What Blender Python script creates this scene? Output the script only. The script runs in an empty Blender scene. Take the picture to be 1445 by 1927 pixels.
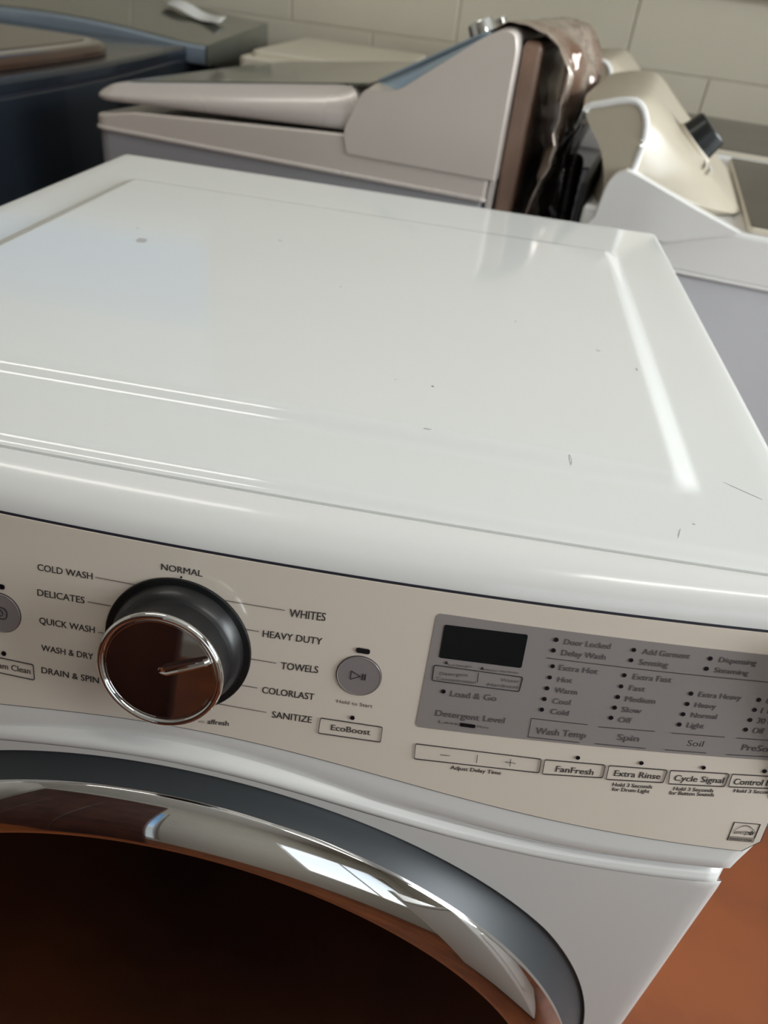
import bpy, math, random
from mathutils import Vector, Matrix

# ------------------------------------------------------------------ camera, light, exposure
S = bpy.context.scene
COL = S.collection
PI = math.pi

cam_data = bpy.data.cameras.new('camera')
cam = bpy.data.objects.new('camera', cam_data)
COL.objects.link(cam)
S.camera = cam
cam_data.sensor_fit = 'VERTICAL'
cam_data.sensor_height = 36.0
cam_data.sensor_width = 27.0
cam_data.lens = 1416.3 / 1927 * 36.0
cam_data.clip_start = 0.01
cr = Vector((0.98268, 0.15099, 0.10743))
cd = Vector((0.17491, -0.56428, -0.80685))
cf = Vector((-0.06120, 0.81166, -0.58091))
M = Matrix((cr, -cd, -cf)).transposed().to_4x4()
M.translation = Vector((0.12891, -0.26247, 1.20718))
cam.matrix_world = M
cam_data.dof.use_dof = True
cam_data.dof.focus_distance = 0.415
cam_data.dof.aperture_fstop = 8.5

w = bpy.data.worlds.new('daylight')
S.world = w
w.use_nodes = True
nt = w.node_tree
bg = nt.nodes['Background']
sky = nt.nodes.new('ShaderNodeTexSky')
sky.sky_type = 'HOSEK_WILKIE'
sky.sun_direction = (0.5, 0.2, 0.7)
sky.turbidity = 4.0
nt.links.new(sky.outputs[0], bg.inputs[0])
bg.inputs[1].default_value = 2.5


def area(name, loc, target, sx, sy, power, color):
    d = bpy.data.lights.new(name, 'AREA')
    d.shape = 'RECTANGLE'
    d.size, d.size_y, d.energy, d.color = sx, sy, power, color
    o = bpy.data.objects.new(name, d)
    COL.objects.link(o)
    o.location = loc
    o.rotation_euler = (Vector(target) - Vector(loc)).to_track_quat('-Z', 'Y').to_euler()
    return o


# daylight entering by the two windows, just outside their panes
area('window_daylight_side', (2.92, 0.5, 1.7), (0, 0.5, 1.5), 3.4, 1.4, 190, (0.95, 0.965, 1.0))
area('window_daylight_front', (1.5, -2.55, 1.45), (1.5, 0, 1.40), 1.8, 1.3, 7, (1.0, 0.96, 0.92))

S.view_settings.view_transform = 'Standard'
S.view_settings.look = 'None'
S.view_settings.gamma = 1.0
S.view_settings.use_curve_mapping = False
S.view_settings.exposure = 0.18
S.cycles.use_denoising = True
S.cycles.max_bounces = 10
S.cycles.caustics_reflective = False
S.cycles.caustics_refractive = False
S.cycles.sample_clamp_indirect = 6.0

LAMP_A, LAMP_B = 4, 8
POINTER = 25
# smudges on the enamel: x, y, half sizes, angle
MARKS = [(-.172, .398, .006, .010, .5), (-.190, .43, .002, .002), (-.06, .46, .0015, .004, .9), (.170, .345, .002, .0015), (.235, .31, .0022, .0016), (.262, .285, .001, .003),
         (.020, .36, .0015, .0012), (.205, .135, .0008, .004, .2), (.118, .140, .003, .0008, 0), (.262, .083, .0004, .006, -.3), (.272, .095, .001, .001), (.31, .14, .0005, .016, 1.0), (.09, .20, .0008, .0008)]

# ------------------------------------------------------------------ printed matter on the console (millimetres: x, z along the face)
TEXTS = [
    ('COLD WASH', -71.4, 929.4, -40.6, 930.5, 3.8, 'd'),
    ('DELICATES', -71.9, 914.4, -45.1, 915.5, 3.9, 'd'),
    ('QUICK WASH', -71.3, 897.7, -39.4, 898.9, 3.9, 'd'),
    ('WASH & DRY', -70.6, 880.9, -40.3, 882.1, 3.8, 'd'),
    ('DRAIN & SPIN', -70.9, 866.5, -37.0, 867.5, 3.9, 'd'),
    ('NORMAL', -3.3, 943.7, 18.6, 943.9, 3.5, 'd'),
    ('WHITES', 65.9, 929.9, 84.8, 930.9, 4.7, 'd'),
    ('HEAVY DUTY', 53.0, 915.7, 84.6, 916.9, 4.0, 'd'),
    ('TOWELS', 64.4, 898.4, 84.5, 899.6, 4.3, 'd'),
    ('COLORLAST', 55.6, 881.6, 84.2, 882.7, 4.1, 'd'),
    ('SANITIZE', 62.4, 867.2, 84.5, 868.0, 4.2, 'd'),
    ('affresh', 26.6, 855.4, 38.6, 856.6, 3.2, 'b'),
    ('with', 21.2, 855.1, 24.9, 855.4, 1.8, 'l'),
    ('Steam Clean', -103.5, 863.2, -77.7, 864.1, 3.8, 'm'),
    ('Hold to Start', 96.7, 883.5, 116.3, 883.8, 2.2, 'm'),
    ('EcoBoost', 95.6, 865.6, 117.4, 866.4, 3.7, 'm'),
    ('Low Detergent', 151.8, 916.3, 164.3, 917.2, 1.4, 'f'),
    ('Water Hardness', 171.1, 916.5, 188.7, 917.4, 1.4, 'f'),
    ('Detergent', 148.3, 910.2, 163.3, 911.7, 1.9, 'f'),
    ('Concentration', 147.2, 907.1, 168.0, 907.9, 2.0, 'f'),
    ('Water', 180.3, 911.6, 190.1, 912.1, 1.9, 'f'),
    ('Hardness', 174.3, 907.7, 190.3, 908.6, 2.0, 'f'),
    ('Load & Go', 156.1, 898.4, 180.5, 899.3, 3.6, 'f'),
    ('Detergent Level', 150.4, 885.2, 187.5, 886.4, 3.7, 'f'),
    ('Less', 153.1, 881.0, 163.2, 881.4, 1.7, 'f'),
    ('More', 174.0, 881.5, 180.1, 881.6, 1.7, 'f'),
    ('Door Locked', 207.7, 937.8, 231.3, 938.4, 3.2, 'f'),
    ('Delay Wash', 207.8, 931.4, 230.4, 932.0, 3.3, 'f'),
    ('Extra Hot', 208.6, 922.7, 228.7, 923.2, 3.3, 'f'),
    ('Hot', 209.5, 915.7, 217.0, 916.1, 3.2, 'f'),
    ('Warm', 209.4, 909.2, 221.2, 909.5, 3.3, 'f'),
    ('Cool', 209.8, 902.5, 219.2, 902.9, 3.3, 'f'),
    ('Cold', 210.2, 896.1, 219.8, 896.3, 3.3, 'f'),
    ('Wash Temp', 205.2, 882.7, 232.2, 883.7, 4.1, 'f'),
    ('Add Garment', 248.1, 937.8, 272.5, 938.2, 3.2, 'f'),
    ('Sensing', 248.1, 931.6, 263.0, 931.9, 3.3, 'f'),
    ('Extra Fast', 247.3, 922.8, 267.4, 923.4, 3.3, 'f'),
    ('Fast', 247.2, 916.0, 255.5, 916.3, 3.2, 'f'),
    ('Medium', 246.9, 909.2, 262.6, 909.7, 3.3, 'f'),
    ('Slow', 246.8, 902.6, 257.1, 903.0, 3.3, 'f'),
    ('Off', 246.6, 896.2, 253.5, 896.4, 3.3, 'f'),
    ('Spin', 249.1, 885.1, 260.6, 885.6, 3.8, 'f'),
    ('Dispensing', 287.7, 938.2, 307.0, 938.6, 3.0, 'f'),
    ('Steaming', 287.2, 932.1, 304.9, 932.4, 3.0, 'f'),
    ('Extra Heavy', 283.6, 916.9, 306.1, 917.5, 3.1, 'f'),
    ('Heavy', 283.6, 910.4, 294.8, 910.7, 3.1, 'f'),
    ('Normal', 283.5, 904.1, 297.0, 904.6, 3.1, 'f'),
    ('Light', 283.2, 897.7, 292.3, 898.0, 3.2, 'f'),
    ('Soil', 286.6, 886.1, 295.3, 886.5, 3.8, 'm'),
    ('8 hr', 319.6, 917.1, 327.3, 917.4, 3.3, 'f'),
    ('1 hr', 318.9, 911.0, 326.9, 911.3, 3.3, 'f'),
    ('30 min', 318.9, 904.7, 331.3, 905.0, 3.3, 'f'),
    ('Off', 318.5, 898.4, 324.6, 898.5, 3.4, 'f'),
    ('PreSoak', 316.4, 887.1, 336.6, 887.6, 3.8, 'f'),
    ('Adjust Delay Time', 164.4, 852.2, 192.4, 853.1, 2.5, 'm'),
    ('FanFresh', 221.4, 859.9, 242.1, 860.6, 3.9, 'm'),
    ('Extra Rinse', 253.4, 861.7, 278.7, 862.8, 3.9, 'm'),
    ('Hold 3 Seconds', 254.4, 854.8, 276.2, 856.1, 2.5, 'm'),
    ('for Drum Light', 254.9, 851.7, 275.6, 852.9, 2.5, 'm'),
    ('Cycle Signal', 286.5, 862.9, 313.6, 864.4, 3.9, 'm'),
    ('Hold 3 Seconds', 288.0, 856.5, 310.1, 857.8, 2.5, 'm'),
    ('for Button Sounds', 286.5, 853.4, 311.3, 855.0, 2.6, 'm'),
    ('Control Lock', 319.3, 864.3, 346.9, 865.9, 4.0, 'm'),
    ('Hold 3 Seconds', 321.2, 859.1, 344.0, 860.3, 2.4, 'm'),
]
LINES = [
    (-38.8, 932.3, -16.5, 932.5),
    (-43.3, 917.1, -30.1, 917.3),
    (-37.3, 900.0, -33.9, 900.1),
    (31.6, 933.0, 63.5, 933.3),
    (43.8, 918.5, 51.0, 918.5),
    (48.1, 901.4, 61.8, 901.6),
    (44.1, 884.3, 53.0, 884.4),
    (32.2, 869.9, 59.2, 870.0),
    (200.9, 928.8, 258.7, 929.1),
    (258.7, 929.1, 317.4, 929.7),
    (201.2, 891.8, 231.4, 892.3),
    (201.9, 880.0, 229.9, 880.6),
    (201.2, 891.8, 201.9, 880.0),
    (237.3, 891.8, 267.5, 893.1),
    (238.2, 881.1, 265.7, 881.8),
    (276.4, 893.2, 305.1, 894.1),
    (276.1, 882.3, 298.7, 883.0),
    (311.4, 894.3, 333.4, 894.9),
    (309.2, 883.3, 334.1, 884.5),
    (168.2, 914.8, 168.7, 909.0),
    (177.5, 864.3, 177.9, 859.0),
    (157.5, 860.8, 162.8, 861.1),
    (193.1, 862.1, 199.0, 862.1),
    (195.8, 864.6, 196.3, 859.7),
]
LAMPS = [
    (7.7, 941.7, 0.6),
    (-93.1, 873.8, 1.6),
    (106.5, 875.8, 1.4),
    (152.2, 900.7, 1.3),
    (203.4, 939.8, 1.3),
    (203.4, 933.6, 1.3),
    (205.1, 924.5, 1.2),
    (205.1, 917.8, 1.2),
    (205.2, 911.2, 1.3),
    (205.3, 904.6, 1.3),
    (205.4, 898.0, 1.3),
    (243.5, 939.6, 1.2),
    (243.7, 933.6, 1.2),
    (242.6, 924.5, 1.2),
    (242.7, 917.8, 1.2),
    (242.6, 911.3, 1.3),
    (242.7, 904.7, 1.3),
    (242.5, 898.3, 1.3),
    (283.0, 939.7, 1.3),
    (282.9, 933.7, 1.3),
    (279.5, 918.3, 1.3),
    (279.4, 911.9, 1.3),
    (279.1, 905.5, 1.3),
    (279.0, 899.0, 1.3),
    (315.4, 918.8, 1.3),
    (315.2, 912.6, 1.3),
    (314.9, 906.2, 1.3),
    (314.6, 900.1, 1.3),
    (231.4, 870.8, 1.3),
    (266.0, 872.2, 1.3),
    (300.0, 873.5, 1.3),
    (333.5, 875.0, 1.3),
]
BOXES = {
    'steam': [(-107.6, 870.3), (-75.4, 870.9), (-75.0, 860.7), (-108.2, 860.1)],
    'eco': [(89.1, 872.5), (123.7, 873.0), (124.0, 862.9), (88.9, 862.2)],
    'adjust': [(142.8, 865.7), (212.4, 867.1), (213.1, 857.7), (143.7, 855.5)],
    'fan': [(214.0, 867.0), (247.4, 868.4), (247.9, 859.5), (214.7, 857.2)],
    'rinse': [(249.1, 868.3), (281.4, 869.6), (281.4, 860.8), (249.8, 858.8)],
    'cycle': [(282.7, 869.6), (315.3, 871.3), (315.2, 862.2), (284.1, 860.4)],
    'lock': [(316.5, 871.2), (346.7, 872.4), (346.6, 864.0), (317.1, 862.4)],
    'det': [(144.6, 915.7), (191.7, 915.9), (191.5, 906.8), (145.1, 906.1)],
}

# ------------------------------------------------------------------ helpers
def srgb(r, g, b):
    return tuple((c / 255 / 12.92) if c / 255 <= 0.04045 else ((c / 255 + 0.055) / 1.055) ** 2.4 for c in (r, g, b)) + (1,)


def material(name, rgb, rough=0.5, metal=0.0, coat=0.0, vary=0.04, scale=6.0, bump=0.0, bscale=200.0, spec=0.5, rgb2=None, lo=0.35, hi=0.65, rvary=0.05):
    m = bpy.data.materials.new(name)
    m.use_nodes = True
    n, l = m.node_tree.nodes, m.node_tree.links
    p = n['Principled BSDF']
    a = srgb(*rgb)
    b = srgb(*rgb2) if rgb2 else tuple(max(0, c * (1 - vary)) for c in a[:3]) + (1,)
    tc = n.new('ShaderNodeTexCoord')
    ns = n.new('ShaderNodeTexNoise')
    ns.inputs['Scale'].default_value = scale
    ns.inputs['Detail'].default_value = 6
    l.new(tc.outputs['Object'], ns.inputs['Vector'])
    r = n.new('ShaderNodeValToRGB')
    r.color_ramp.elements[0].position, r.color_ramp.elements[1].position = lo, hi
    r.color_ramp.elements[0].color, r.color_ramp.elements[1].color = a, b
    l.new(ns.outputs['Fac'], r.inputs['Fac'])
    l.new(r.outputs['Color'], p.inputs['Base Color'])
    mr = n.new('ShaderNodeMapRange')
    mr.inputs['To Min'].default_value = max(0.0, rough - rvary)
    mr.inputs['To Max'].default_value = rough + rvary
    l.new(ns.outputs['Fac'], mr.inputs['Value'])
    l.new(mr.outputs['Result'], p.inputs['Roughness'])
    p.inputs['Metallic'].default_value = metal
    p.inputs['Coat Weight'].default_value = coat
    p.inputs['Coat Roughness'].default_value = 0.05
    p.inputs['Specular IOR Level'].default_value = spec
    if bump:
        n2 = n.new('ShaderNodeTexNoise')
        n2.inputs['Scale'].default_value = bscale
        n2.inputs['Detail'].default_value = 3
        l.new(tc.outputs['Object'], n2.inputs['Vector'])
        bp = n.new('ShaderNodeBump')
        bp.inputs['Strength'].default_value = bump
        bp.inputs['Distance'].default_value = 0.002
        l.new(n2.outputs['Fac'], bp.inputs['Height'])
        l.new(bp.outputs['Normal'], p.inputs['Normal'])
    return m


WHITE = material('white_enamel', (229, 228, 226), 0.22, coat=0.3, vary=0.02, scale=3, rvary=0.04)
WHITE_TOP = material('white_enamel_top', (229, 230, 228), 0.11, coat=0.25, vary=0.02, scale=3, rvary=0.03)
# small chips, scuffs and smudges in the enamel of the top
def scuffs(m):
    n, l = m.node_tree.nodes, m.node_tree.links
    p = n['Principled BSDF']
    src = p.inputs['Base Color'].links[0].from_socket
    tc = n['Texture Coordinate']
    vo = n.new('ShaderNodeTexVoronoi')
    vo.inputs['Scale'].default_value = 9.0
    l.new(tc.outputs['Object'], vo.inputs['Vector'])
    ns = n.new('ShaderNodeTexNoise')
    ns.inputs['Scale'].default_value = 160
    l.new(tc.outputs['Object'], ns.inputs['Vector'])
    ad = n.new('ShaderNodeMath'); ad.operation = 'MULTIPLY_ADD'
    ad.inputs[1].default_value = 0.06
    l.new(ns.outputs['Fac'], ad.inputs[0]); l.new(vo.outputs['Distance'], ad.inputs[2])
    lt = n.new('ShaderNodeMath'); lt.operation = 'LESS_THAN'; lt.inputs[1].default_value = 0.034
    l.new(ad.outputs[0], lt.inputs[0])
    n3 = n.new('ShaderNodeTexNoise'); n3.inputs['Scale'].default_value = 5
    l.new(tc.outputs['Object'], n3.inputs['Vector'])
    gt = n.new('ShaderNodeMath'); gt.operation = 'GREATER_THAN'; gt.inputs[1].default_value = 0.55
    l.new(n3.outputs['Fac'], gt.inputs[0])
    mu = n.new('ShaderNodeMath'); mu.operation = 'MULTIPLY'
    l.new(lt.outputs[0], mu.inputs[0]); l.new(gt.outputs[0], mu.inputs[1])
    mx = n.new('ShaderNodeMix'); mx.data_type = 'RGBA'
    l.new(mu.outputs[0], mx.inputs['Factor']); l.new(src, mx.inputs[6])
    mx.inputs[7].default_value = srgb(150, 140, 130)
    l.new(mx.outputs[2], p.inputs['Base Color'])
scuffs(WHITE_TOP)
SMUDGE = material('grey_smudge', (178, 179, 178), 0.7)
TAN = material('tan_gasket', (176, 162, 142), 0.6, vary=0.3, scale=40)
PLATE = material('beige_panel_plastic', (228, 216, 203), 0.10, coat=0.4, vary=0.02, scale=4, rvary=0.02)
SEAM = material('dark_gap', (24, 24, 40), 0.6)
SEAM_G = material('grey_gap', (110, 108, 104), 0.6)
GREYP = material('grey_panel', (152, 145, 143), 0.12, coat=0.4, vary=0.05, scale=5, rvary=0.02)
GREYB = material('grey_button', (138, 130, 131), 0.3, vary=0.05)
GREYB_RIM = material('button_rim', (70, 62, 62), 0.4)
LCD = material('display_black', (14, 20, 22), 0.08, vary=0.2)
INK = {'d': material('ink_dark', (62, 58, 58), 0.5), 'm': material('ink_mid', (72, 68, 66), 0.5),
       'l': material('ink_light', (150, 140, 130), 0.5), 'b': material('ink_bold', (52, 50, 52), 0.5),
       'f': material('ink_faint', (96, 90, 90), 0.5), 'k': material('ink_black', (46, 44, 48), 0.5)}
LAMP_DARK = material('lamp_dark', (20, 18, 26), 0.2)
CHROME = material('chrome', (235, 235, 235), 0.03, metal=1.0, vary=0.02, rvary=0.01)
MIRROR = material('dark_chrome', (205, 200, 198), 0.02, metal=1.0, vary=0.02, rvary=0.01)
BLACKG = material('black_gloss', (16, 18, 20), 0.35, coat=0.1)
KNOBG = material('knob_side', (26, 26, 28), 0.36, coat=0.05, vary=0.2, scale=60)
BEZEL = material('dark_grey_bezel', (58, 62, 66), 0.4, metal=0.15, vary=0.05)
GLASS = material('door_glass', (4, 4, 5), 0.04, vary=0.2, spec=0.09, rvary=0.01)
RUBBER = material('black_rubber', (20, 21, 22), 0.35, vary=0.3, scale=15)
SILVER = material('champagne_paint', (216, 206, 198), 0.3, metal=0.12, coat=0.3, vary=0.03)
SILVER_L = material('champagne_lid', (214, 205, 200), 0.28, metal=0.12, coat=0.3, vary=0.03)
SILVER_B = material('grey_cabinet', (165, 165, 170), 0.35, metal=0.1, vary=0.05)
TINT = material('smoked_glass', (98, 98, 88), 0.12, coat=0.6, vary=0.1)
TINT_D = material('dark_lid_glass', (60, 56, 50), 0.25, vary=0.1)
FACE = material('console_silver', (172, 190, 204), 0.22, metal=0.35, vary=0.05)  # pale blue tint imitates the highlight along the sloping console face
BROWNP = material('brown_film', (140, 112, 96), 0.2, coat=0.4, vary=0.3, scale=9)
FILM = material('crumpled_film', (118, 88, 72), 0.12, metal=0.3, coat=0.5, scale=9, rgb2=(170, 158, 146), rvary=0.06)  # paler noise in the colour stands for highlights on the folds
IVORY = material('ivory_plastic', (214, 205, 188), 0.35, vary=0.04)
IVORY_F = material('ivory_face', (178, 168, 150), 0.3, vary=0.06)
PALE = material('pale_cabinet', (196, 197, 202), 0.35, vary=0.04)
NAVY = material('dark_slate_paint', (44, 52, 62), 0.22, metal=0.4, coat=0.3, vary=0.25, scale=2)
BROWNGL = material('bronze_glass', (88, 62, 50), 0.08, metal=0.5, coat=0.5, vary=0.5, scale=3)
BLUEM = material('blue_silver_trim', (176, 192, 208), 0.25, metal=0.6, vary=0.08, scale=8)
PAPER = material('paper', (225, 224, 222), 0.8)
PAINTW = material('wall_paint', (190, 182, 164), 0.55, vary=0.06, scale=3, bump=0.3, bscale=90)
MORTAR = material('joint_paint', (184, 176, 158), 0.7, vary=0.05)
PLASTER = material('plaster', (188, 184, 174), 0.8, vary=0.05)
CEIL = material('ceiling_white', (215, 214, 208), 0.9)
WOOD = material('brown_wood', (72, 40, 32), 0.5, vary=0.4, scale=4, rgb2=(50, 28, 24))
RAILW = material('rail_wood', (138, 92, 64), 0.5, vary=0.3)
FLOORM = material('stained_concrete', (142, 78, 42), 0.5, scale=5, spec=.3, rgb2=(104, 56, 34), lo=0.3, hi=0.7, bump=0.1, bscale=30)


def tag(o, label=None, cat=None, group=None, kind=None):
    if label: o['label'] = label
    if cat: o['category'] = cat
    if group: o['group'] = group
    if kind: o['kind'] = kind
    return o


def empty(name, loc, label=None, cat=None, group=None):
    o = bpy.data.objects.new(name, None)
    o.empty_display_size = 0.1
    COL.objects.link(o)
    o.location = loc
    return tag(o, label, cat, group)


def mesh(name, verts, faces, mat, parent=None, smooth=True, auto=40, mats=None, fm=None):
    """verts in world space; the object's origin goes to its parent's origin (or the mesh's base centre)."""
    me = bpy.data.meshes.new(name)
    org = Vector((0, 0, 0))
    if parent is not None:
        p = parent
        while p is not None:
            org += p.location
            p = p.parent
        me_off = org
    else:
        xs = [v[0] for v in verts]; ys = [v[1] for v in verts]; zs = [v[2] for v in verts]
        me_off = Vector(((min(xs) + max(xs)) / 2, (min(ys) + max(ys)) / 2, min(zs)))
    me.from_pydata([tuple(Vector(v) - me_off) for v in verts], [], faces)
    me.materials.append(mat)
    if mats:
        for m in mats: me.materials.append(m)
        me.polygons.foreach_set('material_index', fm)
    import bmesh
    bm = bmesh.new(); bm.from_mesh(me)
    bmesh.ops.remove_doubles(bm, verts=bm.verts, dist=1e-6)
    bmesh.ops.recalc_face_normals(bm, faces=bm.faces)
    bm.to_mesh(me); bm.free()
    if smooth:
        me.polygons.foreach_set('use_smooth', [True] * len(me.polygons))
        me.set_sharp_from_angle(angle=math.radians(auto))
    o = bpy.data.objects.new(name, me)
    COL.objects.link(o)
    if smooth:
        wn = o.modifiers.new('weighted', 'WEIGHTED_NORMAL')
        wn.keep_sharp = True
    if parent is not None:
        o.parent = parent
    else:
        o.location = me_off
    return o


def grid(nu, nv, fn, wrap=False):
    v = [fn(i / (nu - 1) if not wrap else i / nu, j / (nv - 1)) for j in range(nv) for i in range(nu)]
    f = []
    for j in range(nv - 1):
        for i in range(nu if wrap else nu - 1):
            a, b = j * nu + i, j * nu + (i + 1) % nu
            f.append((a, b, b + nu, a + nu))
    return v, f


def rings(rs, cap0=True, cap1=True):
    """closed rings of equal length joined in order, capped by one face at either end."""
    n = len(rs[0]); v = [p for r in rs for p in r]; f = []
    for j in range(len(rs) - 1):
        for i in range(n):
            a, b = j * n + i, j * n + (i + 1) % n
            f.append((a, b, b + n, a + n))
    if cap0: f.append(tuple(range(n))[::-1])
    if cap1: f.append(tuple(range((len(rs) - 1) * n, len(rs) * n)))
    return v, f


def join(*parts):
    V, F = [], []
    for v, f in parts:
        o = len(V); V += list(v); F += [tuple(i + o for i in q) for q in f]
    return V, F


def box(x0, x1, y0, y1, z0, z1, b=0.004):
    b = min(b, (x1 - x0) / 3, (y1 - y0) / 3, (z1 - z0) / 3)
    def r(i, z): return [(x0 + i, y0 + i, z), (x1 - i, y0 + i, z), (x1 - i, y1 - i, z), (x0 + i, y1 - i, z)]
    def oct_(e, z):
        c = b
        X0, X1, Y0, Y1 = x0 + e, x1 - e, y0 + e, y1 - e
        return [(X0 + c, Y0, z), (X1 - c, Y0, z), (X1, Y0 + c, z), (X1, Y1 - c, z), (X1 - c, Y1, z), (X0 + c, Y1, z), (X0, Y1 - c, z), (X0, Y0 + c, z)]
    return rings([oct_(b * .6, z0), oct_(0, z0 + b), oct_(0, z1 - b), oct_(b * .3, z1 - b * .3), oct_(b, z1)])


def rounded(pts, rad, seg=6):
    """round the corners of a polygon (list of 2D points); rad may be a list."""
    n = len(pts); out = []
    for i in range(n):
        p0, p1, p2 = Vector(pts[i - 1]), Vector(pts[i]), Vector(pts[(i + 1) % n])
        r = rad[i] if isinstance(rad, (list, tuple)) else rad
        a, b = (p0 - p1), (p2 - p1)
        la, lb = a.length, b.length
        r_ = min(r, la * .45, lb * .45)
        if r_ <= 1e-6:
            out.append(tuple(p1)); continue
        A, B = p1 + a / la * r_, p1 + b / lb * r_
        for k in range(seg + 1):
            t = k / seg
            out.append(tuple(A * (1 - t) ** 2 + p1 * 2 * t * (1 - t) + B * t * t))
    return out


def inset(poly, d):
    n = len(poly)
    ar = sum(poly[i][0] * poly[(i + 1) % n][1] - poly[(i + 1) % n][0] * poly[i][1] for i in range(n))
    s = 1 if ar > 0 else -1
    out = []
    for i in range(n):
        a, b, c = Vector(poly[i - 1]), Vector(poly[i]), Vector(poly[(i + 1) % n])
        e1, e2 = (b - a), (c - b)
        if e1.length < 1e-9: e1 = e2
        if e2.length < 1e-9: e2 = e1
        e1.normalize(); e2.normalize()
        nn = Vector((-(e1.y + e2.y), e1.x + e2.x)) * s
        if nn.length < 1e-6: out.append(tuple(b)); continue
        nn.normalize()
        out.append(tuple(b + nn * d))
    return out


def slab(poly, zb, zt, bev, xf=lambda u, v, z: (u, v, z), bb=None):
    """plate over a 2D outline between the height functions zb and zt, top edge rounded."""
    zb_ = zb if callable(zb) else (lambda u, v: zb)
    zt_ = zt if callable(zt) else (lambda u, v: zt)
    R = []
    if bb:
        for k in range(4):
            a = k / 4 * PI / 2
            q = inset(poly, bb * (1 - math.sin(a)))
            R.append([xf(u, v, zb_(u, v) + bb * (1 - math.cos(a))) for u, v in q])
        R.append([xf(u, v, zb_(u, v) + bb) for u, v in poly])
    else:
        R.append([xf(u, v, zb_(u, v)) for u, v in poly])
    for k in range(6):
        a = k / 5 * PI / 2
        q = inset(poly, bev * (1 - math.cos(a)))
        R.append([xf(u, v, zt_(u, v) - bev * (1 - math.sin(a))) for u, v in q])
    return rings(R)


def tube(path, r, n=10, close=True):
    P = [Vector(p) for p in path]; R = []
    up = Vector((0, 0, 1))
    for i, p in enumerate(P):
        t = (P[min(i + 1, len(P) - 1)] - P[max(i - 1, 0)]).normalized()
        a = t.cross(up)
        if a.length < 1e-3: a = t.cross(Vector((1, 0, 0)))
        a.normalize(); b = t.cross(a)
        rr = r[i] if isinstance(r, (list, tuple)) else r
        R.append([tuple(p + a * math.cos(k / n * 2 * PI) * rr + b * math.sin(k / n * 2 * PI) * rr) for k in range(n)])
    return rings(R, close, close)


def lathe(prof, c, e1, e2, ax, n=64, cap0=False, cap1=True):
    """profile of (radius, height) about axis ax through c, e1/e2 span the disc."""
    c, e1, e2, ax = Vector(c), Vector(e1), Vector(e2), Vector(ax)
    R = [[tuple(c + e1 * math.cos(k / n * 2 * PI) * r + e2 * math.sin(k / n * 2 * PI) * r + ax * h) for k in range(n)] for r, h in prof]
    return rings(R, cap0, cap1)


def smooth(a, b, x):
    t = max(0.0, min(1.0, (x - a) / (b - a)))
    return t * t * (3 - 2 * t)


# ------------------------------------------------------------------ the room
X0, X1, Y0, Y1, ZC = -3.2, 2.8, -2.4, 2.62, 2.75
fl = mesh('floor', *box(X0 - .1, X1 + .1, Y0 - .1, Y1 + .1, -0.1, 0.0, 0.001), FLOORM); tag(fl, kind='structure')
ce = mesh('ceiling', *box(X0 - .1, X1 + .1, Y0 - .1, Y1 + .1, ZC, ZC + .1, 0.001), CEIL); tag(ce, kind='structure')


def wall_with_hole(name, axis, at, a0, a1, h0=None, z0=None, h1=None, z1=None, t=0.12, mat=PLASTER):
    """wall slab along x (axis 'x', at y) or along y (axis 'y', at x) with one window opening."""
    segs = [(a0, a1, 0, ZC)] if h0 is None else [(a0, h0, 0, ZC), (h1, a1, 0, ZC), (h0, h1, 0, z0), (h0, h1, z1, ZC)]
    P = []
    for (p, q, lo, hi) in segs:
        P.append(box(p, q, min(at, at + t), max(at, at + t), lo, hi, 1e-4) if axis == 'x' else box(min(at, at + t), max(at, at + t), p, q, lo, hi, 1e-4))
    return tag(mesh(name, *join(*P), mat, smooth=False), kind='structure')


wl = wall_with_hole('wall_left', 'y', X0, Y0, Y1, t=-0.12)
wr = wall_with_hole('wall_right', 'y', X1, Y0, Y1, -1.2, 1.0, 2.2, 2.4, t=0.12)
P = [box(p, q, Y0 - .12, Y0, lo, hi, 1e-4) for p, q, lo, hi in ((X0 - .12, -.80, 0, ZC), (-.80, -.62, 0, .06), (-.80, -.62, 2.1, ZC), (-.62, .6, 0, ZC), (.6, 2.4, 0, .8), (.6, 2.4, 2.1, ZC), (2.4, X1 + .12, 0, ZC))]
wf = tag(mesh('wall_front', *join(*P), PLASTER, smooth=False), kind='structure')
BX0, BX1, BZ0, BZ1 = -1.9765, -.8825, 1.664, 2.496
wb = wall_with_hole('wall_back', 'x', Y1 + .0035, X0 - .12, X1 + .12, BX0, BZ0, BX1, BZ1, t=0.12, mat=MORTAR)
# painted concrete blocks of the back wall, each its own piece with recessed joints
BW, BH = 0.547, 0.208
bv, bf = box(0.0015, BW - .0015, 0, .03, 0.0015, BH - .0015, .003)
bme = None
k0 = math.floor((X0 + 0.062) / BW)
for course in range(13):
    zz = 1.04 + (course - 5) * BH
    if zz + BH > ZC + .05: break
    off = 0.0 if course % 2 == 1 else BW / 2
    for k in range(-7, 7):
        xx = -0.062 + k * BW + off
        if xx < X0 or xx + BW > X1: continue
        if BX0 < xx + BW and xx < BX1 and BZ0 - .01 < zz < BZ1 - .01:
            for p_, q_ in ((xx, BX0), (BX1, xx + BW)):
                if q_ - p_ > .05:
                    mesh('block', *box(p_ + .0022, q_ - .0022, Y1, Y1 + .03, zz + .0022, zz + BH - .0022, .0035), PAINTW, wb)
            continue
        if bme is None:
            b0 = mesh('block', [(x, y, z) for x, y, z in bv], bf, PAINTW)
            bme = b0.data; o = b0
            boff = b0.location.copy()
        else:
            o = bpy.data.objects.new('block', bme); COL.objects.link(o)
            o.modifiers.new('weighted', 'WEIGHTED_NORMAL').keep_sharp = True
        o.parent = wb
        o.location = Vector((xx, Y1 + random.uniform(-.0008, .0008), zz)) + boff - wb.location
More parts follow.
